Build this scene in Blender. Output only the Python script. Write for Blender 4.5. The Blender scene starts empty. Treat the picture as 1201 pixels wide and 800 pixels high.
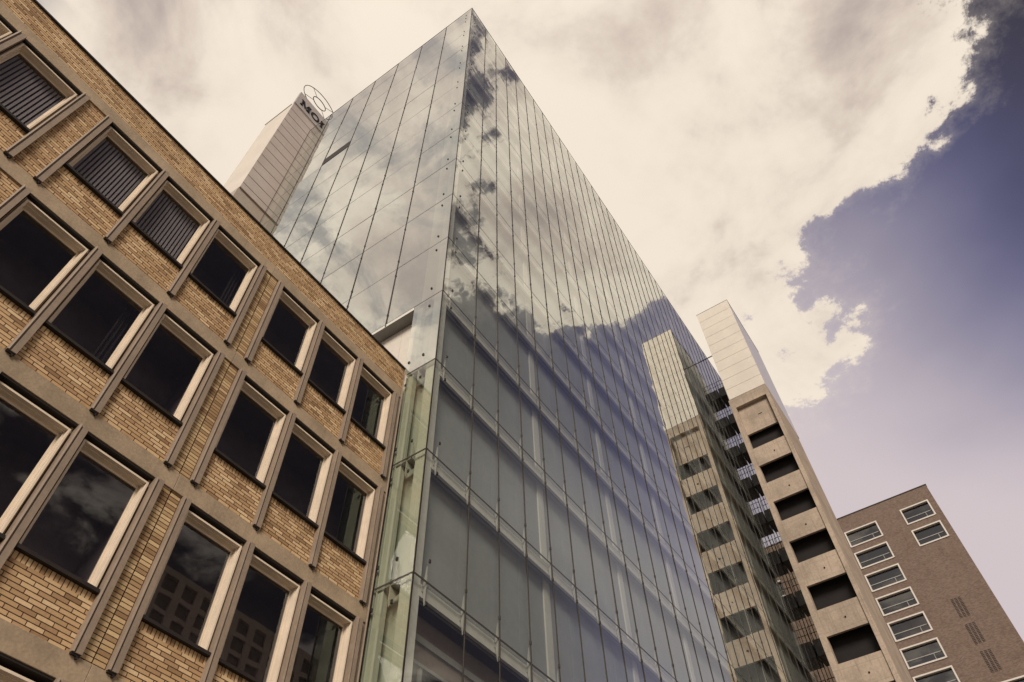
import bpy, math, random
from mathutils import Matrix, Vector, Euler
random.seed(7)
S = bpy.context.scene
COL = S.collection
R = math.radians
GZ = -1.6                                  # ground level; the camera (eye) is the origin

# ------------------------------------------------------------------ camera
az, tilt, roll, fpx = -0.99588592, 2.49947421, -0.03226594, 858.71
M3 = Matrix.Rotation(az, 3, 'Z') @ Matrix.Rotation(tilt, 3, 'X') @ Matrix.Rotation(roll, 3, 'Z')
cd = bpy.data.cameras.new("camera"); cam = bpy.data.objects.new("camera", cd); COL.objects.link(cam)
cam.matrix_world = M3.to_4x4()
cd.sensor_width = 36.0; cd.lens = 36.0 * fpx / 1201.0
cd.clip_start = 0.1; cd.clip_end = 3000
S.camera = cam
MI = M3.transposed()
def proj(p):
    c = MI @ Vector(p)
    if c.z > -0.1: return None
    return (600.5 + fpx * c.x / -c.z, 400 - fpx * c.y / -c.z)

# ------------------------------------------------------------------ node helpers
class NT:
    def __init__(s, tree):
        s.t = tree; s.n = tree.nodes; s.l = tree.links
    def node(s, typ, **kw):
        n = s.n.new(typ)
        for k, v in kw.items(): setattr(n, k, v)
        return n
    def put(s, inp, v):
        if hasattr(v, 'is_output'): s.l.new(v, inp)
        elif v is not None: inp.default_value = v
    def math(s, op, a, b=None, c=None, clamp=False):
        n = s.node('ShaderNodeMath', operation=op, use_clamp=clamp)
        s.put(n.inputs[0], a)
        if b is not None: s.put(n.inputs[1], b)
        if c is not None: s.put(n.inputs[2], c)
        return n.outputs[0]
    def mix(s, f, a, b, mode='MIX'):
        n = s.node('ShaderNodeMix', data_type='RGBA', blend_type=mode)
        s.put(n.inputs[0], f); s.put(n.inputs[6], a); s.put(n.inputs[7], b)
        return n.outputs[2]
    def xyz(s, x, y, z):
        n = s.node('ShaderNodeCombineXYZ')
        for i, v in enumerate((x, y, z)): s.put(n.inputs[i], v)
        return n.outputs[0]
    def sep(s, v):
        n = s.node('ShaderNodeSeparateXYZ'); s.put(n.inputs[0], v); return n.outputs
    def noise(s, v, scale, detail=2.0, rough=0.5, dist=0.0):
        n = s.node('ShaderNodeTexNoise'); s.put(n.inputs['Vector'], v)
        n.inputs['Scale'].default_value = scale; n.inputs['Detail'].default_value = detail
        n.inputs['Roughness'].default_value = rough; n.inputs['Distortion'].default_value = dist
        return n.outputs['Fac']
    def white(s, v):
        n = s.node('ShaderNodeTexWhiteNoise', noise_dimensions='3D'); s.put(n.inputs['Vector'], v); return n.outputs
    def smooth(s, v, a, b):
        n = s.node('ShaderNodeMapRange', interpolation_type='SMOOTHSTEP')
        s.put(n.inputs[0], v); n.inputs[1].default_value = a; n.inputs[2].default_value = b
        return n.outputs[0]
    def ramp(s, f, stops, interp='LINEAR'):
        n = s.node('ShaderNodeValToRGB'); cr = n.color_ramp; cr.interpolation = interp
        while len(cr.elements) < len(stops): cr.elements.new(0.5)
        for e, (p, c) in zip(cr.elements, stops):
            e.position = p; e.color = (c, c, c, 1) if not isinstance(c, tuple) else (*c, 1)
        s.put(n.inputs[0], f); return n.outputs[0]
    def bump(s, h, dist, strength=1.0):
        n = s.node('ShaderNodeBump'); n.inputs['Strength'].default_value = strength
        n.inputs['Distance'].default_value = dist; s.put(n.inputs['Height'], h); return n.outputs[0]
    def pos(s):
        return s.node('ShaderNodeNewGeometry').outputs['Position']

def c4(c): return (c[0], c[1], c[2], 1.0)
def new_mat(name):
    m = bpy.data.materials.new(name); m.use_nodes = True
    t = NT(m.node_tree); t.n.clear()
    out = t.node('ShaderNodeOutputMaterial')
    return m, t, out
def principled(t, out, color, rough=0.8, normal=None, metal=0.0, spec=0.35):
    b = t.node('ShaderNodeBsdfPrincipled')
    t.put(b.inputs['Base Color'], color); t.put(b.inputs['Roughness'], rough)
    b.inputs['Metallic'].default_value = metal
    b.inputs['Specular IOR Level'].default_value = spec
    if normal is not None: t.l.new(normal, b.inputs['Normal'])
    t.l.new(b.outputs[0], out.inputs[0]); return b

def surf(name, col, rough=0.7, var=0.12, scale=1.5, fine=18.0, streak=0.0, bump=0.0, metal=0.0, spec=0.35, dark=None, lines=0.0):
    """A plain surface with mottling, optional rain streaks and fine grain."""
    m, t, out = new_mat(name)
    p = t.pos()
    a = t.noise(p, scale, 5, 0.6); b = t.noise(p, fine, 3, 0.6)
    f = t.math('MULTIPLY_ADD', a, 0.65, t.math('MULTIPLY', b, 0.35))
    lo = tuple(x * (1 - var * 1.6) for x in col); hi = tuple(min(1, x * (1 + var * 1.6)) for x in col)
    c = t.mix(t.smooth(f, 0.3, 0.7), c4(lo), c4(hi))
    if streak:
        s = t.sep(p)
        sv = t.xyz(t.math('MULTIPLY', s[0], 5.0), t.math('MULTIPLY', s[1], 5.0), t.math('MULTIPLY', s[2], 0.25))
        k = t.smooth(t.noise(sv, 1.3, 5, 0.65), 0.5, 0.75)
        d = dark or tuple(x * 0.55 for x in col)
        c = t.mix(t.math('MULTIPLY', k, streak), c, c4(d))
    if lines:
        q = t.math('DIVIDE', t.sep(p)[2], lines); fr = t.math('ABSOLUTE', t.math('SUBTRACT', t.math('FRACT', q), 0.5))
        lay = t.white(t.xyz(0.0, 0.0, t.math('FLOOR', t.math('ADD', q, 0.5))))[0]
        c = t.mix(t.math('MULTIPLY', lay, 0.14), c, c4(tuple(x * 0.6 for x in col)))
        c = t.mix(t.math('MULTIPLY', t.smooth(fr, 0.482, 0.494), 0.4), c, c4(tuple(x * 0.45 for x in col)))
    n = t.bump(b, bump) if bump else None
    principled(t, out, c, rough, n, metal, spec)
    return m

def brick(name, L, H, offset, mortar=0.008, base=0.0, xoff=0.0, tones=None, axes='xz', mcol=(0.058, 0.032, 0.019), bump=0.011, rot=False):
    """Bricks laid in the world plane; every brick has its own tone, joints are recessed and dark."""
    m, t, out = new_mat(name)
    s = t.sep(t.pos())
    u, w = (s[0], s[2]) if axes == 'xz' else (s[1], s[2])
    w = t.math('SUBTRACT', w, base); u = t.math('SUBTRACT', u, xoff)
    ry = t.math('DIVIDE', w, H); row = t.math('FLOOR', ry); fy = t.math('SUBTRACT', ry, row)
    off = t.math('MULTIPLY', row, offset)
    rx = t.math('ADD', t.math('DIVIDE', u, L), off); col = t.math('FLOOR', rx); fx = t.math('SUBTRACT', rx, col)
    ex = t.math('MULTIPLY', t.math('MINIMUM', fx, t.math('SUBTRACT', 1.0, fx)), L)
    ey = t.math('MULTIPLY', t.math('MINIMUM', fy, t.math('SUBTRACT', 1.0, fy)), H)
    wob = t.math('MULTIPLY', t.math('SUBTRACT', t.noise(t.pos(), 28, 2), 0.5), 0.006)
    e = t.math('ADD', t.math('MINIMUM', ex, ey), wob)
    mask = t.smooth(e, mortar * 0.55, mortar * 0.95)
    wn = t.white(t.xyz(col, row, 3.0))
    tones = tones or [(0.0, (0.29, 0.175, 0.088)), (0.12, (0.44, 0.275, 0.145)), (0.5, (0.565, 0.37, 0.198)), (0.8, (0.665, 0.455, 0.255)), (1.0, (0.76, 0.555, 0.33))]
    c = t.ramp(wn[0], tones)
    g = t.noise(t.pos(), 60, 4, 0.7); big = t.noise(t.pos(), 0.55, 4, 0.6)
    c = t.mix(t.math('MULTIPLY', t.smooth(g, 0.35, 0.75), 0.35), c, t.mix(1.0, c, (0.62, 0.56, 0.5, 1), 'MULTIPLY'))
    c = t.mix(t.math('MULTIPLY', t.smooth(big, 0.45, 0.7), 0.35), c, t.mix(1.0, c, (0.72, 0.66, 0.6, 1), 'MULTIPLY'))
    sv = t.xyz(t.math('MULTIPLY', u, 3.2), 0.0, t.math('MULTIPLY', w, 0.35))
    c = t.mix(t.math('MULTIPLY', t.smooth(t.noise(sv, 1.0, 5, 0.65), 0.52, 0.72), 0.38), c, t.mix(1.0, c, (0.55, 0.5, 0.46, 1), 'MULTIPLY'))
    c = t.mix(mask, c4(mcol), c)
    h = t.math('MULTIPLY_ADD', g, 0.18, mask)
    principled(t, out, c, 0.85, t.bump(h, bump), spec=0.25)
    return m

def pane_glass(name, tint, f0=0.05, rough=0.0, gain=1.0, wobble=0.0, wscale=0.5, refl=(1, 1, 1), power=5.0):
    """Thin pane: clear (tinted) seen straight on, mirror-like at a slant (Schlick, both faces of the pane)."""
    m, t, out = new_mat(name)
    g = t.node('ShaderNodeNewGeometry')
    dp = t.node('ShaderNodeVectorMath', operation='DOT_PRODUCT')
    t.l.new(g.outputs['Incoming'], dp.inputs[0]); t.l.new(g.outputs['Normal'], dp.inputs[1])
    c = t.math('ABSOLUTE', dp.outputs['Value'])
    F = t.math('MULTIPLY_ADD', t.math('POWER', t.math('SUBTRACT', 1.0, c), power), 1.0 - f0, f0)
    Rr = t.math('DIVIDE', t.math('MULTIPLY', F, 2.0), t.math('ADD', F, 1.0))
    f = t.math('MULTIPLY', Rr, gain, clamp=True)
    tr = t.node('ShaderNodeBsdfTransparent'); tr.inputs[0].default_value = c4(tint)
    gl = t.node('ShaderNodeBsdfGlossy'); gl.inputs['Roughness'].default_value = rough; gl.inputs[0].default_value = c4(refl)
    if wobble:
        n = t.bump(t.noise(t.pos(), wscale, 2, 0.5), wobble)
        t.l.new(n, gl.inputs['Normal'])
    mx = t.node('ShaderNodeMixShader')
    t.put(mx.inputs[0], f); t.l.new(tr.outputs[0], mx.inputs[1]); t.l.new(gl.outputs[0], mx.inputs[2])
    t.l.new(mx.outputs[0], out.inputs[0]); return m
def clear_mat(name, tint):
    m, t, out = new_mat(name)
    tr = t.node('ShaderNodeBsdfTransparent'); tr.inputs[0].default_value = c4(tint)
    t.l.new(tr.outputs[0], out.inputs[0]); return m

# ------------------------------------------------------------------ mesh helper
class MB:
    def __init__(s): s.v = []; s.f = []; s.m = []
    def face(s, pts, mi=0):
        i = len(s.v); s.v += [tuple(p) for p in pts]; s.f.append(tuple(range(i, i + len(pts)))); s.m.append(mi)
    def box(s, x0, x1, y0, y1, z0, z1, mi=0, face_mi=None):
        i = len(s.v)
        s.v += [(x0, y0, z0), (x1, y0, z0), (x1, y1, z0), (x0, y1, z0), (x0, y0, z1), (x1, y0, z1), (x1, y1, z1), (x0, y1, z1)]
        fs = {'b': (0, 3, 2, 1), 't': (4, 5, 6, 7), 'y-': (0, 1, 5, 4), 'x+': (1, 2, 6, 5), 'y+': (2, 3, 7, 6), 'x-': (3, 0, 4, 7)}
        for k, q in fs.items():
            s.f.append(tuple(i + a for a in q)); s.m.append((face_mi or {}).get(k, mi))
        return s
    def prism(s, poly, axis, a, b, mi=0):
        """Extrude a closed 2-D outline. axis 'z': (x,y); 'y': (x,z); 'x': (y,z)."""
        def P(q, h): return {'z': (q[0], q[1], h), 'y': (q[0], h, q[1]), 'x': (h, q[0], q[1])}[axis]
        n = len(poly); i = len(s.v)
        s.v += [P(q, a) for q in poly] + [P(q, b) for q in poly]
        ar = sum(poly[k][0] * poly[(k + 1) % n][1] - poly[(k + 1) % n][0] * poly[k][1] for k in range(n))
        flip = (ar > 0) != (axis in 'zx') ; flip = flip != (b < a)
        def add(q):
            s.f.append(tuple(reversed(q)) if flip else tuple(q)); s.m.append(mi)
        add([i + k for k in reversed(range(n))]); add([i + n + k for k in range(n)])
        for k in range(n):
            j = (k + 1) % n; add([i + k, i + j, i + n + j, i + n + k])
        return s
    def tube(s, pts, r, n=8, mi=0, closed=False):
        pts = [Vector(p) for p in pts]; i0 = len(s.v); N = len(pts)
        for k, p in enumerate(pts):
            a = pts[(k - 1) % N] if (closed or k > 0) else p
            b = pts[(k + 1) % N] if (closed or k < N - 1) else p
            d = (b - a).normalized()
            up = Vector((0, 0, 1)) if abs(d.z) < 0.9 else Vector((0, 1, 0))
            e1 = d.cross(up).normalized(); e2 = e1.cross(d).normalized()
            rr = r[k] if isinstance(r, (list, tuple)) else r
            for j in range(n):
                t = 2 * math.pi * j / n
                s.v.append(tuple(p + e1 * (rr * math.cos(t)) + e2 * (rr * math.sin(t))))
        for k in range(N if closed else N - 1):
            for j in range(n):
                a = i0 + k * n + j; b = i0 + k * n + (j + 1) % n
                c = i0 + ((k + 1) % N) * n + (j + 1) % n; d = i0 + ((k + 1) % N) * n + j
                s.f.append((a, b, c, d)); s.m.append(mi)
        if not closed:
            s.f.append(tuple(i0 + j for j in reversed(range(n)))); s.m.append(mi)
            s.f.append(tuple(i0 + (N - 1) * n + j for j in range(n))); s.m.append(mi)
        return s
    def build(s, name, mats, parent=None, bevel=0.0):
        if not isinstance(mats, (list, tuple)): mats = [mats]
        o0 = origin_of(parent)
        me = bpy.data.meshes.new(name)
        me.from_pydata([(a - o0[0], b - o0[1], c - o0[2]) for a, b, c in s.v], [], s.f)
        for m in mats: me.materials.append(m)
        me.polygons.foreach_set('material_index', s.m); me.update()
        o = bpy.data.objects.new(name, me); COL.objects.link(o)
        if parent is not None: o.parent = parent
        if bevel:
            b = o.modifiers.new('edge', 'BEVEL'); b.width = bevel; b.segments = 2; b.limit_method = 'ANGLE'; b.angle_limit = R(40)
        return o
def origin_of(o):
    v = Vector((0, 0, 0))
    while o is not None: v += o.location; o = o.parent
    return v
def thing(name, loc, label, cat, group=None):
    o = bpy.data.objects.new(name, None); COL.objects.link(o); o.location = loc
    o['label'] = label; o['category'] = cat
    if group: o['group'] = group
    return o
def struct(o): o['kind'] = 'structure'; return o
def copy_tree(o, parent, loc):
    c = o.copy(); COL.objects.link(c); c.parent = parent; c.location = loc
    for ch in [k for k in bpy.data.objects if k.parent == o]:
        copy_tree(ch, c, ch.location.copy())
    return c

# ------------------------------------------------------------------ materials
m_brick = brick('yellow_brick', 0.2625, 0.0715, 0.37, base=8.94)
m_brick_stack = brick('yellow_brick_stacked', 0.21, 0.0745, 0.0, base=5.47, xoff=4.65,
                      tones=[(0, (0.29, 0.175, 0.09)), (0.3, (0.42, 0.275, 0.145)), (0.6, (0.56, 0.39, 0.21)), (1, (0.68, 0.50, 0.285))])
m_soldier = brick('yellow_brick_upright', 0.0715, 0.30, 0.0, base=8.3, mortar=0.008)
m_band = surf('band_concrete', (0.36, 0.272, 0.185), 0.9, 0.16, 1.2, 22, streak=0.35, bump=0.004)
m_fin = surf('fin_metal', (0.27, 0.205, 0.155), 0.55, 0.08, 1.5, 12, streak=0.2, bump=0.0)
m_frame = surf('cream_frame', (0.73, 0.61, 0.48), 0.45, 0.05, 2.0, 5, streak=0.04)
m_dark = surf('dark_metal', (0.022, 0.016, 0.014), 0.6, 0.1)
m_room = surf('dim_room', (0.17, 0.14, 0.145), 0.9, 0.12, 0.8, 3.0)
m_blind = surf('grey_slat', (0.46, 0.435, 0.43), 0.6, 0.05)
m_curtain = surf('dim_curtain', (0.045, 0.038, 0.042), 0.9, 0.1)
m_pane = pane_glass('window_pane', (0.86, 0.84, 0.85), 0.05, wobble=0.0012, wscale=0.8)
m_clear = clear_mat('clear_edge', (0.8, 0.8, 0.8))
m_roof = surf('roof_felt', (0.10, 0.09, 0.08), 0.95, 0.2)

m_glass = pane_glass('facade_glass', (0.94, 0.96, 0.94), 0.09, refl=(0.98, 0.995, 0.945), power=3.8,  wobble=0.006, wscale=0.45)
m_edge = clear_mat('glass_edge', (0.99, 0.995, 0.985))
m_sideglass = pane_glass('green_glass', (0.90, 0.94, 0.84), 0.40, refl=(0.98, 1.0, 0.97),  wobble=0.003, wscale=0.5)
m_stripglass = pane_glass('strip_glass', (0.78, 0.805, 0.72), 0.06, wobble=0.003, wscale=0.5)
m_rod = surf('rod_steel', (0.022, 0.016, 0.014), 0.6, 0.1)
m_seal = surf('joint_seal', (0.055, 0.045, 0.038), 0.8, 0.05)
m_bracket = surf('bracket_steel', (0.50, 0.48, 0.44), 0.5, 0.05)
m_white = surf('white_steel', (0.66, 0.64, 0.59), 0.5, 0.05, 1.0, 8, streak=0.08)
m_screen = surf('grey_roller_blind', (0.345, 0.355, 0.355), 0.85, 0.05, 0.7, 6)
m_innerwall = surf('pale_inner_wall', (0.52, 0.52, 0.47), 0.8, 0.05)
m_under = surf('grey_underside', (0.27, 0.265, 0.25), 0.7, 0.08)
m_conc = surf('tower_concrete', (0.41, 0.325, 0.255), 0.9, 0.17, 0.5, 9, streak=0.62, bump=0.004, lines=1.19)
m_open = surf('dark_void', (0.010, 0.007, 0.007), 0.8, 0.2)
m_clad = surf('white_cladding', (0.66, 0.60, 0.53), 0.5, 0.04, 0.5, 6, streak=0.06)
m_cladside = surf('silver_cladding', (0.62, 0.60, 0.66), 0.4, 0.04)
m_louvre = surf('louvre_cladding', (0.50, 0.43, 0.395), 0.5, 0.06, 0.4, 5, streak=0.1)
m_sign = surf('sign_board', (0.42, 0.38, 0.365), 0.5, 0.05)
m_letter = surf('letter_black', (0.02, 0.017, 0.022), 0.4, 0.1)
m_fascia = surf('dark_fascia', (0.035, 0.028, 0.026), 0.25, 0.2, 2.0, 9)
m_brown = brick('brown_brick', 0.26, 0.085, 0.5, base=0.0, axes='yz', mcol=(0.16, 0.115, 0.09), bump=0.004,
                tones=[(0, (0.135, 0.096, 0.078)), (0.5, (0.175, 0.126, 0.102)), (1, (0.215, 0.157, 0.128))])
m_farwhite = surf('far_white_frame', (0.56, 0.515, 0.47), 0.5, 0.04)
m_farpane = pane_glass('far_pane', (0.16, 0.15, 0.17), 0.045)
m_opp = surf('grey_render', (0.42, 0.35, 0.31), 0.9, 0.08, 0.3, 3)

# ------------------------------------------------------------------ brick office building (front plane y = 10)
YB = 10.0
ZB = [15.50, 12.03, 8.56, 5.09, 1.62]            # undersides of the concrete bands = heads of five storeys
bb = thing('brick_office_building', (1.8, YB, GZ), 'low yellow brick office block with concrete bands and cream window frames', 'office building')
strips = [(-0.68, -0.10), (4.36, 4.94)]
fins = [-5.13, -3.65, -2.165, -0.68, -0.10, 1.39, 2.875, 4.36, 4.94, 6.41, 7.88, 9.36]
bays = [(fins[i], fins[i + 1]) for i in range(len(fins) - 1) if (fins[i], fins[i + 1]) not in strips]
XL, XR = -5.9, 9.60
SOLD = 0.115
SILL_DZ = -2.235                                  # sill underside below the band underside above
wall = MB()
for zb in ZB:
    nb = zb - 3.47 + 0.36                         # top of the band below
    st = zb + SILL_DZ
    for a, b in bays:
        wall.box(a, b, YB, YB + 0.25, nb, st - SOLD, 0)
        wall.box(a, b, YB + 0.002, YB + 0.25, st - SOLD, st, 2)
    for a, b in strips:
        if a > 3:
            wall.box(a, 4.637, YB, YB + 0.25, nb, zb, 1); wall.box(4.663, b, YB, YB + 0.25, nb, zb, 1)
        else:
            wall.box(a, b, YB, YB + 0.25, nb, zb, 0)
    wall.box(XL, fins[0], YB, YB + 0.25, nb, zb, 0)
wall.box(XL, XR, YB, YB + 0.30, 15.86, 16.78, 0)
wall.box(XL, XL + 0.25, YB + 0.3, 24, GZ, 16.78, 0)
wall.box(XL, XR, 23.75, 24.0, GZ, 16.78, 0)
wall.box(XL, XR, YB + 0.005, YB + 0.25, GZ, ZB[-1] - 3.47 + 0.3, 0)
wall.build('wall', [m_brick, m_brick_stack, m_soldier], bb)
for zb in ZB:
    b = MB(); b.box(XL, 4.647, 9.965, 10.32, zb, zb + 0.357); b.box(4.653, XR, 9.965, 10.32, zb, zb + 0.357)
    b.build('concrete_band', m_band, bb, bevel=0.006)
j = MB()
for zb in ZB: j.box(4.637, 4.663, YB + 0.03, YB + 0.2, zb - 3.11, zb)
j.build('expansion_joint', m_dark, bb)
cp = MB(); cp.box(XL - 0.03, XR + 0.02, 9.955, 10.36, 16.78, 16.83); cp.build('coping', m_dark, bb)
rf = MB(); rf.box(XL, XR, 10.3, 23.75, 16.0, 16.2); rf.build('roof', m_roof, bb)
ir = MB()
for zb in ZB:
    ir.box(XL + 0.25, XR, 11.3, 11.35, zb - 3.1, zb + 0.3)
    ir.box(XL + 0.25, XR, 10.33, 11.3, zb + 0.12, zb + 0.3)
    ir.box(XL + 0.25, XR, 10.26, 11.3, zb - 3.1, zb - 2.9)
    for x in strips: ir.box(x[0], x[1], 10.26, 11.3, zb - 3.1, zb + 0.12)
    ir.box(XL + 0.26, XL + 0.36, 10.3, 11.3, zb - 3.1, zb + 0.12)
for zb in ZB: ir.box(XR - 0.14, XR - .04, 10.26, 11.3, zb - 2.9, zb + 0.12, 1)  # end wall coloured dark so sunlight falling on it stays subdued
ir.build('interior', [m_room, m_dark], bb)
# fins: a grooved metal channel running from each band down over the spandrel
for zb in ZB:
    for x in fins:
        f = MB(); top = zb - 0.004; bot = zb - 3.47 + 0.315
        prof = [(x - 0.076, 10.245), (x - 0.076, 9.910), (x - 0.050, 9.898), (x - 0.044, 9.910), (x - 0.040, 9.935), (x - 0.018, 9.935), (x - 0.014, 9.912), (x + 0.076, 9.906), (x + 0.076, 10.245)]
        f.prism(prof, 'z', bot + 0.05, top, 0)
        f.box(x - 0.07, x + 0.07, 9.93, 9.985, bot + .02, bot + 0.05, 1)  # dark cap painted for the shaded hollow at the channel's open end
        f.box(x + 0.02, x + 0.05, 9.93, 9.96, bot - 0.015, bot + .02, 1)
        f.build('window_fin', [m_fin, m_dark], bb)
# end pier and flashing against the glass tower
ep = MB()
for zb in ZB: ep.box(9.445, 9.60, 9.99, 10.25, zb - 3.11, zb)
ep.build('end_pier', m_fin, bb)
dp = MB(); dp.tube([(9.555, 9.93, GZ), (9.555, 9.93, 16.7)], 0.022, 10); dp.build('downpipe', m_fin, bb)
# one window built with its pieces, copied to every bay
def make_window(cx, zb):
    w = MB(); HB = SILL_DZ + 0.065
    hx, ht = 0.585, -0.165
    y0, ys, yg = 10.0, 10.162, 10.170
    # casing boards (outer ring), each split in stepped profiles
    w.box(cx - 0.622, cx - hx, y0, yg + .02, zb + HB, zb + ht + 0.037); w.box(cx + hx, cx + 0.622, y0, yg + .02, zb + HB, zb + ht + 0.037)
    w.box(cx - hx, cx + hx, y0, yg + .02, zb + ht, zb + ht + 0.037)
    w.box(cx + hx - 0.014, cx + hx, y0 + 0.07, yg, zb + HB, zb + ht); w.box(cx - hx, cx - hx + 0.014, y0 + 0.07, yg, zb + HB, zb + ht)
    w.box(cx - hx + .014, cx + hx - .014, y0 + 0.075, yg, zb + ht - 0.014, zb + ht)
    # sash
    s = hx - 0.014
    w.box(cx - s, cx - s + 0.035, ys, yg + .02, zb + HB, zb + ht - .014); w.box(cx + s - 0.035, cx + s, ys, yg + .02, zb + HB, zb + ht - .014)
    w.box(cx - s + .035, cx + s - .035, ys, yg + .02, zb + ht - 0.062, zb + ht - .014)
    w.box(cx - s + .035, cx + s - .035, ys, yg + .02, zb + HB, zb + HB + 0.10)
    o = w.build('window', m_frame, bb, bevel=0.004)
    p = MB(); p.box(cx - s + .03, cx + s - .03, yg - .004, yg + .004, zb + HB + .09, zb + ht - .057, 1, {'y-': 0}); p.build('pane', [m_pane, m_clear], o)
    sl = MB(); sl.box(cx - 0.655, cx + 0.655, 9.925, 10.26, zb + SILL_DZ + .004, zb + SILL_DZ + 0.06); sl.build('sill', m_dark, o)
    hd = MB(); hd.box(cx - 0.655, cx + 0.655, 9.985, 10.235, zb - .035, zb - .004); hd.box(cx - 0.655, cx + 0.655, 10.235, 10.255, zb + ht + .037, zb - .004); hd.build('shutter_slot_shade', m_dark, o)  # dark boards stand in for the shade in the open shutter slot
    rl = MB(); rl.box(cx - 0.655, cx - 0.624, 10.06, 10.24, zb + HB, zb - .004); rl.build('reveal', m_band, o); rl = MB(); rl.box(cx + 0.624, cx + 0.655, 10.06, 10.24, zb + HB, zb - .004); rl.build('reveal', m_band, o)
    return o
w0c = (bays[0][0] + bays[0][1]) / 2
proto = make_window(w0c, ZB[0])
windows = {}
pl = proto.location.copy()
for r, zb in enumerate(ZB):
    for a, b in bays:
        cx = (a + b) / 2
        if r == 0 and a == bays[0][0]: windows[(r, a)] = proto; continue
        windows[(r, a)] = copy_tree(proto, bb, pl + Vector((cx - w0c, 0, zb - ZB[0])))
# the vertical blinds drawn in some top-storey windows
def blind_mesh(cx, zb):
    b = MB(); x = cx - 0.53; k = 0
    while x < cx + 0.50:
        b.box(x, x + 0.046, 10.265 + .004 * (k % 2), 10.285 + .004 * (k % 2), zb - 2.1, zb - 0.2)
        x += 0.078; k += 1
    return b
for a in (fins[2], fins[4], fins[5]):
    o = windows[(0, a)]
    cx = a + 0.742
    b = blind_mesh(cx, ZB[0]); ob = b.build('vertical_blind', m_blind, bb)
    ob.parent = o; ob.location = -o.location
# dim things inside a few windows: lamp rail, part-drawn curtain
cu = [(1, fins[5], 0.22), (2, fins[4], 0.25), (0, fins[6], 0.2)]
for r, a, w in cu:
    o = windows[(r, a)]; zb = ZB[r]; x0 = a + 1.3 - w
    c = MB()
    for k in range(5):
        x = x0 + k * w / 5; c.box(x, x + w / 5 - .012, 10.42 + (k % 2) * .03, 10.44 + (k % 2) * .03, zb - 2.1, zb - 0.1)
    oc = c.build('curtain', m_curtain, bb)
    oc.parent = o; oc.location = -o.location

# ------------------------------------------------------------------ glass tower (street face y = 8.86, end face x = 9.63)
TX, TY, TZ = 9.63, 8.86, 59.35
TXE, TYE = 54.2, 25.49
gt = thing('glass_tower', (20, 14, GZ), 'tall glass office tower with cable-held mirror panes reflecting the clouds', 'office tower')
seams = [16.565 + 3.6 * k for k in range(-5, 5)]
seams += [seams[-1] + 3.7 * k for k in range(1, 8)]
rows = [GZ] + seams[1:] + [TZ]
cols = [TX + 0.012] + [11.42 + 1.316 * k for k in range(33)] + [TXE]
lcols = [TY + 0.004, 11.27] + [11.27 + 2.37 * k for k in range(1, 7)]
lcols[-1] = TYE
G, GV = 0.012, 0.022
XLK = TXE
panels = []
for i in range(len(cols) - 1):
    for k in range(len(rows) - 1):
        if cols[i] > XLK - .1 and rows[k] < 53.1: continue
        panels.append(('F', cols[i] + G, cols[i + 1] - G, rows[k] + GV, rows[k + 1] - GV))
REC = seams[6]                                    # the end face stops here above the brick roof
for i in range(len(lcols) - 1):
    for k in range(len(rows) - 1):
        a, b, z0, z1 = lcols[i] + G, lcols[i + 1] - G, rows[k] + GV, rows[k + 1] - GV
        if z1 < REC + 0.1:
            if i > 0: continue
            b = 10.035
            if z1 < 16.7: b = 9.955
        panels.append(('L', a, b, z0, z1))
def area(p):
    c = [(p[1], TY, p[3]), (p[2], TY, p[3]), (p[2], TY, p[4]), (p[1], TY, p[4])] if p[0] == 'F' else [(TX, p[1], p[3]), (TX, p[2], p[3]), (TX, p[2], p[4]), (TX, p[1], p[4])]
    q = [proj(v) for v in c]
    if any(v is None for v in q): return 0
    m = (sum(v[0] for v in q) / 4, sum(v[1] for v in q) / 4)
    if not (-30 < m[0] < 1230 and -30 < m[1] < 850): return 0
    # the part of the end face hidden behind the brick block does not count
    if p[0] == 'L' and p[1] > 10.1 and p[4] < 20: return 0
    return abs(sum(q[i][0] * q[(i + 1) % 4][1] - q[(i + 1) % 4][0] * q[i][1] for i in range(4))) / 2
panels.sort(key=area, reverse=True)
def put_panel(mb, p):
    i = len(mb.v); place_panel(mb, p)
    a, c = random.gauss(0, .0016), random.gauss(0, .0016); pc, zc = (p[1] + p[2]) / 2, (p[3] + p[4]) / 2
    for k in range(i, len(mb.v)):
        x, y, z = mb.v[k]
        mb.v[k] = (x, y + a * (x - pc) + c * (z - zc), z) if p[0] == 'F' else (x + a * (y - pc) + c * (z - zc), y, z)
def place_panel(mb, p):
    if p[0] == 'F': mb.box(p[1], p[2], TY, TY + 0.022, p[3], p[4], 1, {'y-': 0})
    else: mb.box(TX, TX + 0.022, p[1], p[2], p[3], p[4], 1, {'x-': 3 if p[4] < 16.7 else 2})
for p in panels[:100]:
    mb = MB(); put_panel(mb, p); mb.build('glass_panel', [m_glass, m_edge, m_sideglass, m_stripglass], gt)
mb = MB()
for p in panels[100:]: put_panel(mb, p)
o = mb.build('glass_panel', [m_glass, m_edge, m_sideglass, m_stripglass], gt); o['kind'] = 'stuff'
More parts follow.
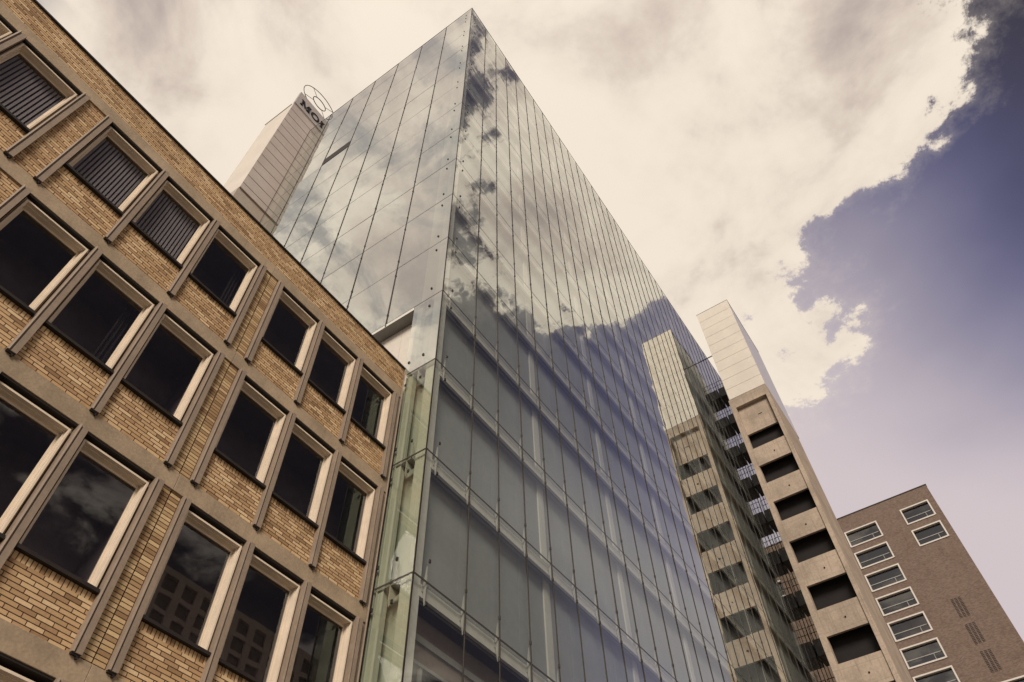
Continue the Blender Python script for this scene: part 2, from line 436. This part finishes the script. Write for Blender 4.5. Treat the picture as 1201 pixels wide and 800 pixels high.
# seals in the level joints, and the black corner joint
sl = MB()
for z in seams[1:]:
    sl.box(TX + 0.03, TXE if z > 53.1 else XLK, TY + 0.004, TY + 0.018, z - 0.023, z + 0.023)
    sl.box(TX + 0.004, TX + 0.018, TY + 0.03, (9.95 if z < 16.7 else 10.03) if z < REC else TYE, z - 0.023, z + 0.023)
sl.build('joint_seal', m_seal, gt)
cj = MB(); cj.box(TX - 0.006, TX + 0.022, TY - 0.006, TY + 0.022, GZ, TZ); cj.build('corner_seal', m_dark, gt)
cj = MB(); cj.box(TX - .01, TX + .1, TYE, TYE + .05, REC, TZ); cj.build('end_seal', m_dark, gt)
tc = MB(); tc.box(TX - 0.012, TXE, TY - 0.012, TY + 0.05, TZ, TZ + 0.06); tc.box(TX - 0.012, TX + 0.05, TY + 0.05, TYE, TZ, TZ + 0.06); tc.build('roof_edge', m_dark, gt)
# vertical rods with their clamps
def rod(x, y, z0, z1, r, face):
    m = MB(); m.tube([(x, y, z0), (x, y, z1)], r, 8)
    for z in seams:
        for dz in (-0.52, 0.52):
            if z0 < z + dz - .1 and z + dz + .1 < z1:
                h = 0.065
                m.tube([(x, y, z + dz - h), (x, y, z + dz - h * .6), (x, y, z + dz + h * .6), (x, y, z + dz + h)], [r, r * 1.75, r * 1.75, r], 8)
    m.build('cable_rod', m_rod, gt)
for x in cols[1:-1]: rod(x, TY - 0.010, GZ if x < XLK + .1 else 53.25, TZ, 0.017, 'F')
for y in lcols[1:-1]: rod(TX - 0.012, y, REC - 0.15, TZ, 0.019, 'L')
# walkway edge beam with its channel under each level
for k, z in enumerate(seams[1:]):
    b = MB(); xb = XLK - .05 if z < 53.1 else TXE - .3
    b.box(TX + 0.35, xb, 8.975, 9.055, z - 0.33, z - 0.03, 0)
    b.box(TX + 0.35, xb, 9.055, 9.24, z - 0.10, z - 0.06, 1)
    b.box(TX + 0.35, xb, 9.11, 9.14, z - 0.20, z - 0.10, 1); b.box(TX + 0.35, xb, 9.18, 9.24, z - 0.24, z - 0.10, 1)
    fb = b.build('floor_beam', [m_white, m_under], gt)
    # grating teeth standing on the beam
    g = MB(); x = TX + 0.42
    xe = TX + (14 if k < 9 else 0)
    while x < xe:
        g.box(x, x + 0.016, 8.985, 9.24, z - 0.03, z + 0.045); x += 0.075
    if xe > TX + 1: g.build('grating', m_under, fb)
    if 1 <= k <= 8:
        for c in [10.10] + cols[1:12]:
            p = MB()
            p.prism([(8.915, z - 0.54), (8.90, z - 0.54), (8.885, z - 0.1), (8.885, z + 0.1), (8.90, z + 0.42), (8.915, z + 0.42), (8.972, z + 0.02), (8.972, z - 0.12)], 'x', c - 0.009, c + 0.009)
            p.box(c - 0.05, c + 0.05, 8.955, 8.974, z - 0.2, z - 0.06)
            p.build('bracket_plate', m_bracket, fb)
# columns behind the glass, corner post, blinds, walls, roof
for k in range(9):
    x = 15.66 + 5.264 * k
    if x < XLK - .5:
        c = MB(); c.box(x - 0.17, x + 0.03, 9.242, 9.297, GZ, TZ - .2); c.box(x + 0.03, x + 0.18, 9.249, 9.297, GZ, TZ - .2); c.build('column', m_white, gt, bevel=0.01)
cpz = MB(); cpz.box(9.745, 10.02, 8.985, 9.12, GZ, TZ - .1); cpz.box(9.745, 9.80, 9.12, 9.30, GZ, TZ - .1)
cpz.build('corner_post', m_white, gt, bevel=0.006)
bl = MB(); ex = [10.06] + [10.34 + 1.316 * k for k in range(0, 34)]
for k in range(len(rows) - 1):
    if rows[k + 1] < 9.5: continue
    for i in range(len(ex) - 1):
        if ex[i + 1] > (TXE if rows[k] > 53.1 else XLK): continue
        bl.box(ex[i] + .006, ex[i + 1] - .006, 9.30 + 0.004 * (i % 2), 9.32, rows[k] + 0.02, rows[k + 1] - 0.12)
bl.build('blind', m_screen, gt)
lw = MB()
for k in range(len(rows) - 1):
    z = rows[k + 1]
    if z < 9.5:
        lw.box(10.06, XLK, 9.42, 9.50, z - 1.35, z - 0.35, 0); lw.box(10.06, XLK, 9.37, 9.42, z - 0.95, z - 0.80, 1)
        lw.box(10.06, XLK, 9.38, 9.44, z - 1.42, z - 1.35, 1)
        x = 10.7
        while x < XLK: lw.box(x, x + .08, 9.40, 9.46, rows[k], z - 1.42, 1); x += 1.316
lw.build('lower_window_wall', [surf('brown_panel', (0.20, 0.155, 0.135), 0.7, 0.08), m_under], gt)
core = MB(); core.box(10.3, XLK, 9.9, 9.95, GZ, TZ - .3); core.build('core_wall', m_room, gt)
iw = MB(); iw.box(10.08, 10.16, 9.33, 10.2, GZ, TZ - .2);  iw.box(9.70, 10.08, 9.97, 10.0, GZ, 16.5)
iw.build('inner_wall', m_innerwall, gt)
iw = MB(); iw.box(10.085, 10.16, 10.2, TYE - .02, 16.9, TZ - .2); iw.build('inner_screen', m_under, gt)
sp = MB(); sp.box(9.70, 9.86, 9.72, 9.93, GZ, REC - .2); sp.build('side_column', m_innerwall, gt)
for z in seams[2:8]:
    if z < REC + .1:
        q = MB(); q.prism([(9.66, z - .05), (9.66, z - .42), (9.69, z - .55), (9.72, z - .42), (9.95, z - .10), (9.95, z - .05)], 'y', 9.50, 9.52); q.prism([(9.66, z - .05), (9.66, z + .42), (9.69, z + .55), (9.72, z + .42), (9.8, z + .05), (9.8, z - .05)], 'y', 9.36, 9.38)
        q.prism([(9.66, z - .05), (9.66, z - .42), (9.69, z - .62), (9.72, z - .42), (9.85, z - .10), (9.85, z - .05)], 'y', 9.87, 9.89); q.box(9.66, 9.95, 9.36, 9.93, z - .06, z - .03)
        q.build('side_bracket', m_bracket, gt)
tr = MB(); tr.box(TX + .05, TXE - .03, TY + 0.06, TYE, TZ - 0.25, TZ - 0.1); tr.build('roof', m_roof, gt)
bw = MB(); bw.box(10.17, TXE, TYE - 0.0, TYE + 0.2, GZ, TZ - .1); bw.box(TXE - .02, TXE + .15, TY + .05, TYE, GZ, TZ); bw.build('rear_wall', m_clad, gt)
# recess above the brick roof: soffit edge and tan panels
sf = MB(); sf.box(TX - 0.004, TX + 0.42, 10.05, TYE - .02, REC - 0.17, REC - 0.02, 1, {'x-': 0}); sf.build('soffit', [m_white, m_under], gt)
rp = MB(); y = 10.06
while y < TYE - .5:
    rp.box(10.03, 10.07, y, y + 0.78, 15.5, REC - 0.17); y += 0.79
rp.build('recess_panel', m_clad, gt)
# open vent flap high on the end face
fl = MB(); fl.box(TX - .02, TX - .002, lcols[4] + .03, lcols[5] - .03, 45.85, 46.85)
fl.build('vent_flap', m_dark, gt)
# square point fixings beside the corner
for z in seams[2:] + [TZ - .6]:
    for dz in (0.52, -0.52):
        if z + dz > TZ - .1: continue
        q = MB(); q.box(TX - 0.03, TX, 9.335, 9.395, z + dz - .045, z + dz + .045); q.build('point_fixing', m_dark, gt, bevel=0.006)
        q = MB(); q.box(10.065, 10.125, TY - 0.03, TY, z + dz - .045, z + dz + .045); q.build('point_fixing', m_dark, gt, bevel=0.006)
        if z < 18:
            q = MB(); q.box(TX - 0.03, TX, 9.875, 9.935, z + dz - .045, z + dz + .045); q.build('point_fixing', m_dark, gt, bevel=0.006)
# ------------------------------------------------------------------ louvred shaft with sign, behind the glass tower
st = thing('sign_shaft', (9.7, 28.7, GZ), 'white louvred roof shaft carrying black letters and a wire ring emblem', 'sign tower')
SX0, SX1, SY0, SY1 = 7.80, 11.7, 26.97, 30.5
b = MB()
b.box(SX0, SX1, SY0, SY1, 47.2, 64.3, 0, {'x-': 1})
z = 47.9
while z < 64.2:
    b.box(SX0 + .0, SX1, SY0 - 0.02, SY0, z, z + 0.03, 2); z += 1.25
b.build('shaft', [m_louvre, m_clad, m_under], st)
b = MB(); b.box(SX0 - .02, SX1 - .3, SY0 + .12, SY1 + .1, GZ, 47.2, 0); b.box(SX0 - .02, SX1 - .3, SY0 + .08, SY0 + .12, 45.5, 45.54, 0); b.build('shaft_base', surf('base_cladding', (0.40, 0.335, 0.28), 0.6, 0.06), st)
b = MB(); b.box(SX0 - .05, SX1, SY0 + .3, SY1 + .06, 64.3, 64.4); b.build('coping', m_under, st)
b = MB(); b.box(SX0, SX1 + .02, SY0 - 0.04, SY0 + 0.24, 64.4, 67.1); b.build('sign_board', m_sign, st, bevel=0.01)
def letter(polys, x, z, h, name='letter'):
    m = MB()
    for p in polys: m.prism([(x + q[0] * h, z + q[1] * h) for q in p], 'y', SY0 - 0.12, SY0 - 0.04)
    return m.build(name, m_letter, st)
M = [[(0.06, 0), (0.17, 0), (0.20, .97), (0.06, .97)], [(0.84, 0), (1.04, 0), (1.04, .97), (0.80, .97)],
     [(0.06, 1.0), (0.30, 1.0), (0.60, 0.14), (0.52, 0.0)], [(0.52, 0.0), (0.60, 0.14), (0.84, 1.0), (0.78, 1.0), (0.58, .2)],
     [(-0.04, 0), (0.27, 0), (0.27, .06), (-0.04, .06)], [(0.72, 0), (1.14, 0), (1.14, .06), (0.72, .06)], [(-0.04, .94), (0.2, .94), (0.2, 1), (-0.04, 1)], [(0.85, .94), (1.14, .94), (1.14, 1), (0.85, 1)]]
V = [[(0.10, 1.0), (0.36, 1.0), (0.60, 0.16), (0.50, 0.0)], [(0.50, 0.0), (0.60, 0.16), (0.90, 1.0), (0.82, 1.0)], [(0.0, .94), (0.44, .94), (0.44, 1), (0.0, 1)], [(0.68, .94), (1.02, .94), (1.02, 1), (0.68, 1)]]
letter(M, 8.25, 65.02, 0.98)
o = MB(); N = 40
for k in range(N):
    def e(t):
        c, s_ = math.cos(t), math.sin(t)
        return (9.97 + .50 * c, 65.51 + .50 * s_), (9.97 + (.50 - .05 - .13 * abs(c)) * c, 65.51 + (.50 - .05 - .04 * abs(c)) * s_)
    a, b_ = e(2 * math.pi * k / N), e(2 * math.pi * (k + 1) / N)
    o.prism([a[0], b_[0], b_[1], a[1]], 'y', SY0 - 0.12, SY0 - 0.04)
o.build('letter', m_letter, st)
letter(V, 10.62, 65.02, 0.98)
ring = MB(); cx, cz = 9.79, 68.9
ring.tube([(cx + 1.97 * math.cos(t), SY0 + .1, cz + 1.97 * math.sin(t)) for t in [2 * math.pi * k / 48 for k in range(48)]], 0.036, 8, closed=True)
ring.tube([(cx + 0.777 * math.cos(t), SY0 + .1, cz + 0.777 * math.sin(t)) for t in [2 * math.pi * k / 32 for k in range(32)]], 0.042, 8, closed=True)
for d in (128, 215, 305, 38):
    t = R(d); ring.tube([(cx + .777 * math.cos(t), SY0 + .1, cz + .777 * math.sin(t)), (cx + 1.97 * math.cos(t), SY0 + .1, cz + 1.97 * math.sin(t))], 0.026, 6)
for x in (8.9, 10.7): ring.tube([(x, SY0 + .1, 67.0), (x, SY0 + .1, cz - math.sqrt(1.97 ** 2 - (x - cx) ** 2))], 0.03, 6)
ring.build('ring_emblem', m_dark, st)

# ------------------------------------------------------------------ concrete stair tower with white top (front x = 45.3)
FX, FY0, FY1, FXE = 45.3, 4.15, 7.52, 52.3
ct = thing('stair_tower', (48, 5.8, GZ), 'tan concrete stair tower with dark openings and a white clad top', 'stair tower')
OP0, OP1 = 4.45, 7.12
otops = [42.6 - 3.57 * k for k in range(13)]
otops = [z for z in otops if z > 0]
f = MB()
f.box(FX, FX + .6, OP1, FY1, GZ, 46.74); f.box(FX, FX + .6, FY0, OP0, GZ, 46.74)
f.box(FX, FX + .6, OP0, OP1, 45.62, 46.74)
f.box(FX + .6, FXE, FY1 - .25, FY1, GZ, 46.74); f.box(FX + .6, FXE, FY0, FY0 + .25, GZ, 46.74)
f.box(FXE - .25, FXE, FY0 + .25, FY1 - .25, GZ, 46.74); f.box(FX + .6, FXE - .25, FY0 + .25, FY1 - .25, 46.4, 46.74)
f.build('concrete_frame', m_conc, ct, bevel=0.015)
prev = 45.62
for k, z in enumerate(otops):
    p = MB(); zt = prev; recess = 0.34 if k == 0 else 0.10
    p.box(FX + recess, FX + recess + .2, OP0, OP1, z, zt)
    yv = OP0 + 1.15; zv = z + (zt - z) * .45
    if k == 0:
        zt2 = 44.2
        p.box(FX + recess - .03, FX + recess + .01, OP0 + .9, OP0 + 1.25, zt2, zt2 + .05, 1)
    else: p.tube([(FX + recess - .05, yv, zv), (FX + recess + .05, yv, zv)], 0.055, 10, 1)
    p.build('spandrel', [m_conc, m_open], ct, bevel=0.012)
    prev = z - 1.77
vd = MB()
vd.box(FX + .85, FX + .95, OP0 - .2, OP1 + .2, GZ, 45.6)  # near-black sheet stands in for the deep shade inside the openings
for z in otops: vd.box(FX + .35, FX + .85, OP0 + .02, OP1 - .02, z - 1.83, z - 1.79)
vd.build('opening_shade', m_open, ct)
n = 10; z0, z1 = 46.74, 59.42; step = (z1 - z0) / n
for k in range(n):
    c = MB(); c.box(FX - .02, FX + .2, FY0 + .0, 7.40, z0 + step * k + .012, z0 + step * (k + 1) - .012); c.build('cladding_panel', m_clad, ct, bevel=0.008)
c = MB(); c.box(FX + .2, FXE + .9, FY0 + .01, 7.37, z0 + .01, z1 - .01); c.build('upper_shaft', [m_cladside], ct)
c = MB(); c.box(FX - .03, FXE + .92, FY0 - .02, 7.42, z1, z1 + .06); c.build('coping', m_under, ct)
for a, b_, z in ((FY0 + .6, FY0 + .65, 46.15), (FY1 - 1.2, FY1 - 1.15, 45.95), (FY0 + .72, FY0 + .75, 46.3)):
    c = MB(); c.box(FX - .004, FX + .03, a, b_, z, 46.65); c.build('water_stain', m_under, ct)
# link balconies between stair tower and glass face
bz = [z for z in [27.3 + 3.75 * k for k in range(-7, 8)] if z > 1]
BX, BY0, BY1 = 49.9, 7.54, 8.81
for z in bz:
    b = MB(); b.box(BX, BX + 1.6, BY0, BY1, z - 1.15, z); bo = b.build('balcony', m_fascia, ct, bevel=0.01)
    r = MB()
    for dz in (0.5, 1.02): r.tube([(BX + .03, BY0, z + dz), (BX + .03, BY1, z + dz)], 0.022, 6)
    for y in (BY0 + .03, (BY0 + BY1) / 2, BY1 - .03): r.tube([(BX + .03, y, z), (BX + .03, y, z + 1.02)], 0.02, 6)
    r.build('railing', m_dark, bo)
b = MB(); b.tube([(FX + .3, 7.4, 53.28), (FX + .3, 8.83, 53.28)], 0.05, 8);  b.build('tie_bar', m_dark, ct)

# ------------------------------------------------------------------ brown brick block far down the street (front x = 96)
K = 1.2; BXF = 96.0
fb = thing('brown_brick_block', (104, 4, GZ), 'brown brick apartment block with white framed windows seen past the concrete tower', 'apartment block')
ZT = 56.6 * K; YR = -4.17 * K; YL = 19.0
wl = [(2.48 * K, 6.25 * K, z * K) for z in [54.57 - 2.925 * k for k in range(18)]] + [(8.6 * K, 12.3 * K, z * K) for z in [54.57 - 2.925 * k for k in range(18)]]
wr = [(-3.49 * K, -0.33 * K, z * K) for z in (54.72, 51.78, 34.35, 31.4, 28.5, 25.5, 22.6, 19.7, 16.7, 13.8, 10.9, 8.0, 5.0)]
WH = 2.1 * K
wl = [w for w in wl if w[2] > 3]; wr = [w for w in wr if w[2] > 3]
m = MB()
holes = sorted(wl[:18] and [w for w in wl if w[0] < 9], key=lambda w: -w[2])
def wall_col(y0, y1, hs):
    zt = ZT
    for (a, b_, z) in sorted(hs, key=lambda w: -w[2]):
        m.box(BXF, BXF + .5, y0, y1, z, zt)
        zt = z - WH
    m.box(BXF, BXF + .5, y0, y1, GZ, zt)
A = [w for w in wl if w[0] < 9]; B = [w for w in wl if w[0] >= 9]
wall_col(wr[0][0], wr[0][1], wr); wall_col(A[0][0], A[0][1], A); wall_col(B[0][0], B[0][1], B)
for a, b_ in ((YR, wr[0][0]), (wr[0][1], A[0][0]), (A[0][1], B[0][0]), (B[0][1], YL)): m.box(BXF, BXF + .5, a, b_, GZ, ZT)
m.box(BXF + .5, BXF + 16, YR, YR + .4, GZ, ZT); m.box(BXF + .5, BXF + 16, YL - .4, YL, GZ, ZT); m.box(BXF + 16, BXF + 16.4, YR, YL, GZ, ZT)
m.build('wall', m_brown, fb)
m = MB(); m.box(BXF - .06, BXF + .55, YR - .06, YL, ZT, ZT + .14); m.build('coping', m_dark, fb)
m = MB(); m.box(BXF + .5, BXF + 16, YR + .4, YL - .4, ZT - .8, ZT - .5); m.build('roof', m_roof, fb)
m = MB(); m.box(BXF + 1.1, BXF + 1.2, YR + .4, YL - .4, GZ, ZT - .8); m.build('interior', m_room, fb)
def far_window(w):
    a, b_, z = w; t = 0.16
    q = MB()
    q.box(BXF - .09, BXF + .42, a - .02, a + t, z - WH, z + .02); q.box(BXF - .09, BXF + .42, b_ - t, b_ + .02, z - WH, z + .02)
    q.box(BXF - .09, BXF + .42, a + t, b_ - t, z - t, z + .02); q.box(BXF - .09, BXF + .42, a + t, b_ - t, z - WH - .02, z - WH + t)
    o = q.build('window', m_farwhite, fb)
    q = MB(); q.box(BXF + .3, BXF + .32, a + t, b_ - t, z - WH + t, z - t, 1, {'x-': 0}); q.build('pane', [m_farpane, m_clear], o)
    q = MB(); q.box(BXF + .24, BXF + .30, a + t, b_ - t, z - WH * .60, z - WH * .56); ym = a + t + (b_ - a) * .22; q.box(BXF + .24, BXF + .30, ym, ym + .07, z - WH + t, z - WH * .60); q.build('glazing_bar', m_under, o)
for w in wl + wr: far_window(w)
for z in (43.1 * K, 40.27 * K, 37.44 * K):
    for k in range(3):
        q = MB(); y0 = (-0.36 - .36 * k) * K
        q.box(BXF - .02, BXF - .005, y0 - .27, y0 + .01, z - 2.06 * K, z + .02)
        for i in range(13): q.box(BXF - .05, BXF - .02, y0 - .26, y0, z - 2.05 * K + i * .19, z - 2.05 * K + i * .19 + .06, 1)
        q.build('vent', [m_dark, m_brown], fb)

# ------------------------------------------------------------------ high-rise across the street, seen mirrored in the lower panes
ob = thing('opposite_high_rise', (80, -98, GZ), 'grey gridded high-rise mirrored in the lower brick-block window panes', 'high-rise')
OY, OX0, CP, RP, OT = -93.0, 57.6, 4.35, 3.4, 83.0
nC, nR = 12, 24
m = MB()
for c in range(nC + 1):
    x = OX0 + c * CP; m.box(x - .75, x + .75, OY - .7, OY, GZ, OT)
for r in range(nR + 1):
    z = OT - 1.15 - r * RP
    if z < 0: break
    for c in range(nC): m.box(OX0 + c * CP + .75, OX0 + (c + 1) * CP - .75, OY - .7, OY - .05, z - .45 if r else z - .2, z + .45 if r else OT)
m.box(OX0 - .75, OX0 - .2, OY - 18, OY - .7, GZ, OT); m.box(OX0 + nC * CP + .2, OX0 + nC * CP + .75, OY - 18, OY - .7, GZ, OT); m.box(OX0 - .2, OX0 + nC * CP + .2, OY - 18, OY - .7, OT - .6, OT - .3)
m.build('wall', m_opp, ob)
rest = MB()
for r in range(nR):
    for c in range(nC):
        z1 = OT - 1.15 - r * RP - .45; z0 = z1 - RP + .9
        if z0 < -1: continue
        q = MB() if r < 8 else rest
        q.box(OX0 + c * CP + .75, OX0 + (c + 1) * CP - .75, OY - .6, OY - .5, z0, z1)
        if r < 8: q.build('window', m_fascia, ob)
o = rest.build('window', m_fascia, ob); o['kind'] = 'stuff'

# ------------------------------------------------------------------ ground
g = MB(); g.box(-900, 900, -900, 900, GZ - 1.0, GZ - .12); o = struct(g.build('ground', surf('ground_gravel', (0.24, 0.22, 0.19), 0.95, 0.15, 0.05, 2)))
g = MB(); g.box(-200, 300, -9, 4.0, GZ - .118, GZ - .112); struct(g.build('street', surf('asphalt', (0.055, 0.052, 0.05), 0.9, 0.15, 0.6, 30)))
g = MB(); g.box(-200, 300, 4.0, 8.8, GZ - .118, GZ - .004); g.box(-200, 300, 8.8, 40, GZ - .118, GZ - .01); struct(g.build('pavement', surf('paving_slabs', (0.33, 0.29, 0.25), 0.9, 0.12, 0.5, 12)))

# ------------------------------------------------------------------ sun and sky
SUN = Vector((-0.71, -0.45, 0.54)).normalized()
elev = math.asin(SUN.z); rotz = math.atan2(SUN.x, SUN.y)
sd = bpy.data.lights.new('sun', 'SUN'); sd.energy = 3.3; sd.angle = R(22); sd.color = (1.0, 0.91, 0.79)
so = bpy.data.objects.new('sun', sd); COL.objects.link(so)
so.rotation_euler = SUN.to_track_quat('Z', 'Y').to_euler()

W = bpy.data.worlds.new("World"); S.world = W; W.use_nodes = True
t = NT(W.node_tree); t.n.clear()
out = t.node('ShaderNodeOutputWorld'); bg = t.node('ShaderNodeBackground')
t.l.new(bg.outputs[0], out.inputs[0])
sky = t.node('ShaderNodeTexSky', sky_type='NISHITA', sun_disc=False)
sky.sun_elevation = elev; sky.sun_rotation = rotz; sky.air_density = 1.0; sky.dust_density = 1.2; sky.ozone_density = 2.0
d = t.node('ShaderNodeTexCoord').outputs['Generated']
s = t.sep(d)
zc = t.math('MAXIMUM', s[2], 0.06)
u = t.math('DIVIDE', s[0], zc); v = t.math('DIVIDE', s[1], zc)
uv = t.xyz(u, v, 0.0)
# edge of the cloud bank: b(u), the cloud lies on the +v side
pts = [(-1.4, -0.9), (-0.6, -0.35), (-0.2, -0.22), (0.0, -0.17), (0.2, -0.155), (0.30, -0.21), (0.38, -0.29), (0.46, -0.37), (0.56, -0.395), (0.60, -0.34), (0.66, -0.31), (0.695, -0.23), (0.715, -0.12), (0.76, -0.06), (0.84, 0.00), (0.92, -0.02), (0.97, -0.06), (1.02, 0.0), (1.10, 0.10), (1.4, 0.25), (2.1, 0.6)]
bu = t.ramp(t.math('DIVIDE', t.math('ADD', u, 1.4), 3.5, clamp=True), [((a + 1.4) / 3.5, (b + 1) / 2) for a, b in pts])
bu = t.math('SUBTRACT', t.math('MULTIPLY', bu, 2.0), 1.0)
n1 = t.noise(t.xyz(u, v, 1.3), 6.5, 9, 0.62, 0.15); n2 = t.noise(t.xyz(u, v, 5.1), 19.0, 9, 0.68, 0.15)
edge = t.math('SUBTRACT', v, bu)
edge = t.math('ADD', edge, t.math('MULTIPLY', t.math('SUBTRACT', n1, 0.5), 0.52))
edge = t.math('ADD', edge, t.math('MULTIPLY', t.math('SUBTRACT', n2, 0.5), 0.36))
A1 = t.math('ADD', t.math('MULTIPLY', t.smooth(edge, -0.02, 0.03), 0.8), t.math('MULTIPLY', t.smooth(edge, -0.12, 0.06), 0.2))
# broken clouds lower in the sky behind the viewer
n3 = t.noise(t.xyz(u, v, 4.7), 2.6, 8, 0.6, 0.3)
A2 = t.math('MULTIPLY', t.smooth(n3, 0.50, 0.64), t.smooth(t.math('MULTIPLY', v, -1.0), 1.08, 1.28))
# thinner, greyer cloud to the left of the viewer
hole = t.math('MULTIPLY', t.smooth(t.noise(t.xyz(u, v, 6.3), 5.5, 7, 0.6, 0.5), 0.44, 0.58), t.smooth(t.math('MULTIPLY', u, -1.0), 0.10, 0.19))
A = t.math('MAXIMUM', A1, A2)
# cloud tone
n4 = t.noise(t.xyz(u, v, 9.1), 2.3, 7, 0.58, 0.5)
n5 = t.noise(t.xyz(u, v, 2.2), 7.0, 6, 0.6, 0.3)
tone = t.math('ADD', t.math('MULTIPLY', n4, 0.7), t.math('MULTIPLY', n5, 0.3))
tone = t.math('ADD', tone, t.math('MULTIPLY', t.smooth(t.math('MULTIPLY_ADD', v, 0.8, u), 0.27, 0.52), 0.085))
ccol = t.ramp(t.smooth(tone, 0.355, 0.635), [(0.0, (0.43, 0.36, 0.33)), (0.4, (0.66, 0.56, 0.48)), (0.75, (0.83, 0.725, 0.61)), (1.0, (0.90, 0.79, 0.66))])
ccol = t.mix(t.math('MULTIPLY', hole, 0.85), ccol, (0.30, 0.285, 0.29, 1.0))
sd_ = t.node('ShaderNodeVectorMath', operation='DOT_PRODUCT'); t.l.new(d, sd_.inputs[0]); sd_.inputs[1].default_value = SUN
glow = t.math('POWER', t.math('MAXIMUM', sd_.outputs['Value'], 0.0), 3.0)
blue = t.mix(1.0, sky.outputs[0], (1.62, 0.98, 1.02, 1.0), 'MULTIPLY')
# thin veil of high cloud and haze that thickens away from the viewer, along the bank
veil = t.math('ADD', t.math('MULTIPLY', u, 0.9), t.math('MULTIPLY', v, 1.6))
veil = t.math('ADD', veil, t.math('MULTIPLY', t.math('SUBTRACT', t.noise(uv, 1.8, 4), 0.5), 0.5))
deep = t.math('MULTIPLY_ADD', t.smooth(veil, -0.55, 0.55), 0.82, 0.26)
blue = t.mix(1.0, blue, t.xyz(deep, deep, deep), 'MULTIPLY')
blue = t.mix(t.math('MULTIPLY', t.math('SUBTRACT', 1.0, t.smooth(veil, -0.35, 0.35)), 0.85), blue, (0.54, 0.48, 0.60, 1.0))
blue = t.mix(t.math('MULTIPLY', t.smooth(veil, 0.1, 1.25), 0.95), blue, (6.6, 5.75, 5.9, 1.0))
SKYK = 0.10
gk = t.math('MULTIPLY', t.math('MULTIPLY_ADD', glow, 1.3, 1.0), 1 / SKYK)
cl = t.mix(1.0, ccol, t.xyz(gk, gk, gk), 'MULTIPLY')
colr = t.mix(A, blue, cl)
pale = t.math('MULTIPLY', t.math('MULTIPLY', t.smooth(u, 0.6, 1.25), t.smooth(t.math('MULTIPLY', v, -1.0), 0.40, 0.54)), t.math('SUBTRACT', 1.0, t.smooth(t.math('MULTIPLY', v, -1.0), 0.62, 0.8)))
colr = t.mix(t.math('MULTIPLY', pale, 0.8), colr, (3.3, 3.1, 3.3, 1.0))
low = t.math('SUBTRACT', 1.0, t.smooth(s[2], 0.10, 0.44))
colr = t.mix(t.math('MULTIPLY', low, 0.9), colr, (7.4, 6.5, 5.6, 1.0))
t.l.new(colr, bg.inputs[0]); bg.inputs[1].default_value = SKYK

# ------------------------------------------------------------------ render settings
S.render.engine = 'CYCLES'
S.cycles.max_bounces = 10; S.cycles.diffuse_bounces = 3; S.cycles.glossy_bounces = 5; S.cycles.transmission_bounces = 4; S.cycles.transparent_max_bounces = 14
S.cycles.caustics_reflective = False; S.cycles.caustics_refractive = False
S.cycles.sample_clamp_indirect = 6.0
S.cycles.use_denoising = True
S.view_settings.view_transform = 'Standard'; S.view_settings.look = 'None'
S.view_settings.exposure = 0.0; S.view_settings.gamma = 1.0; S.view_settings.use_curve_mapping = False
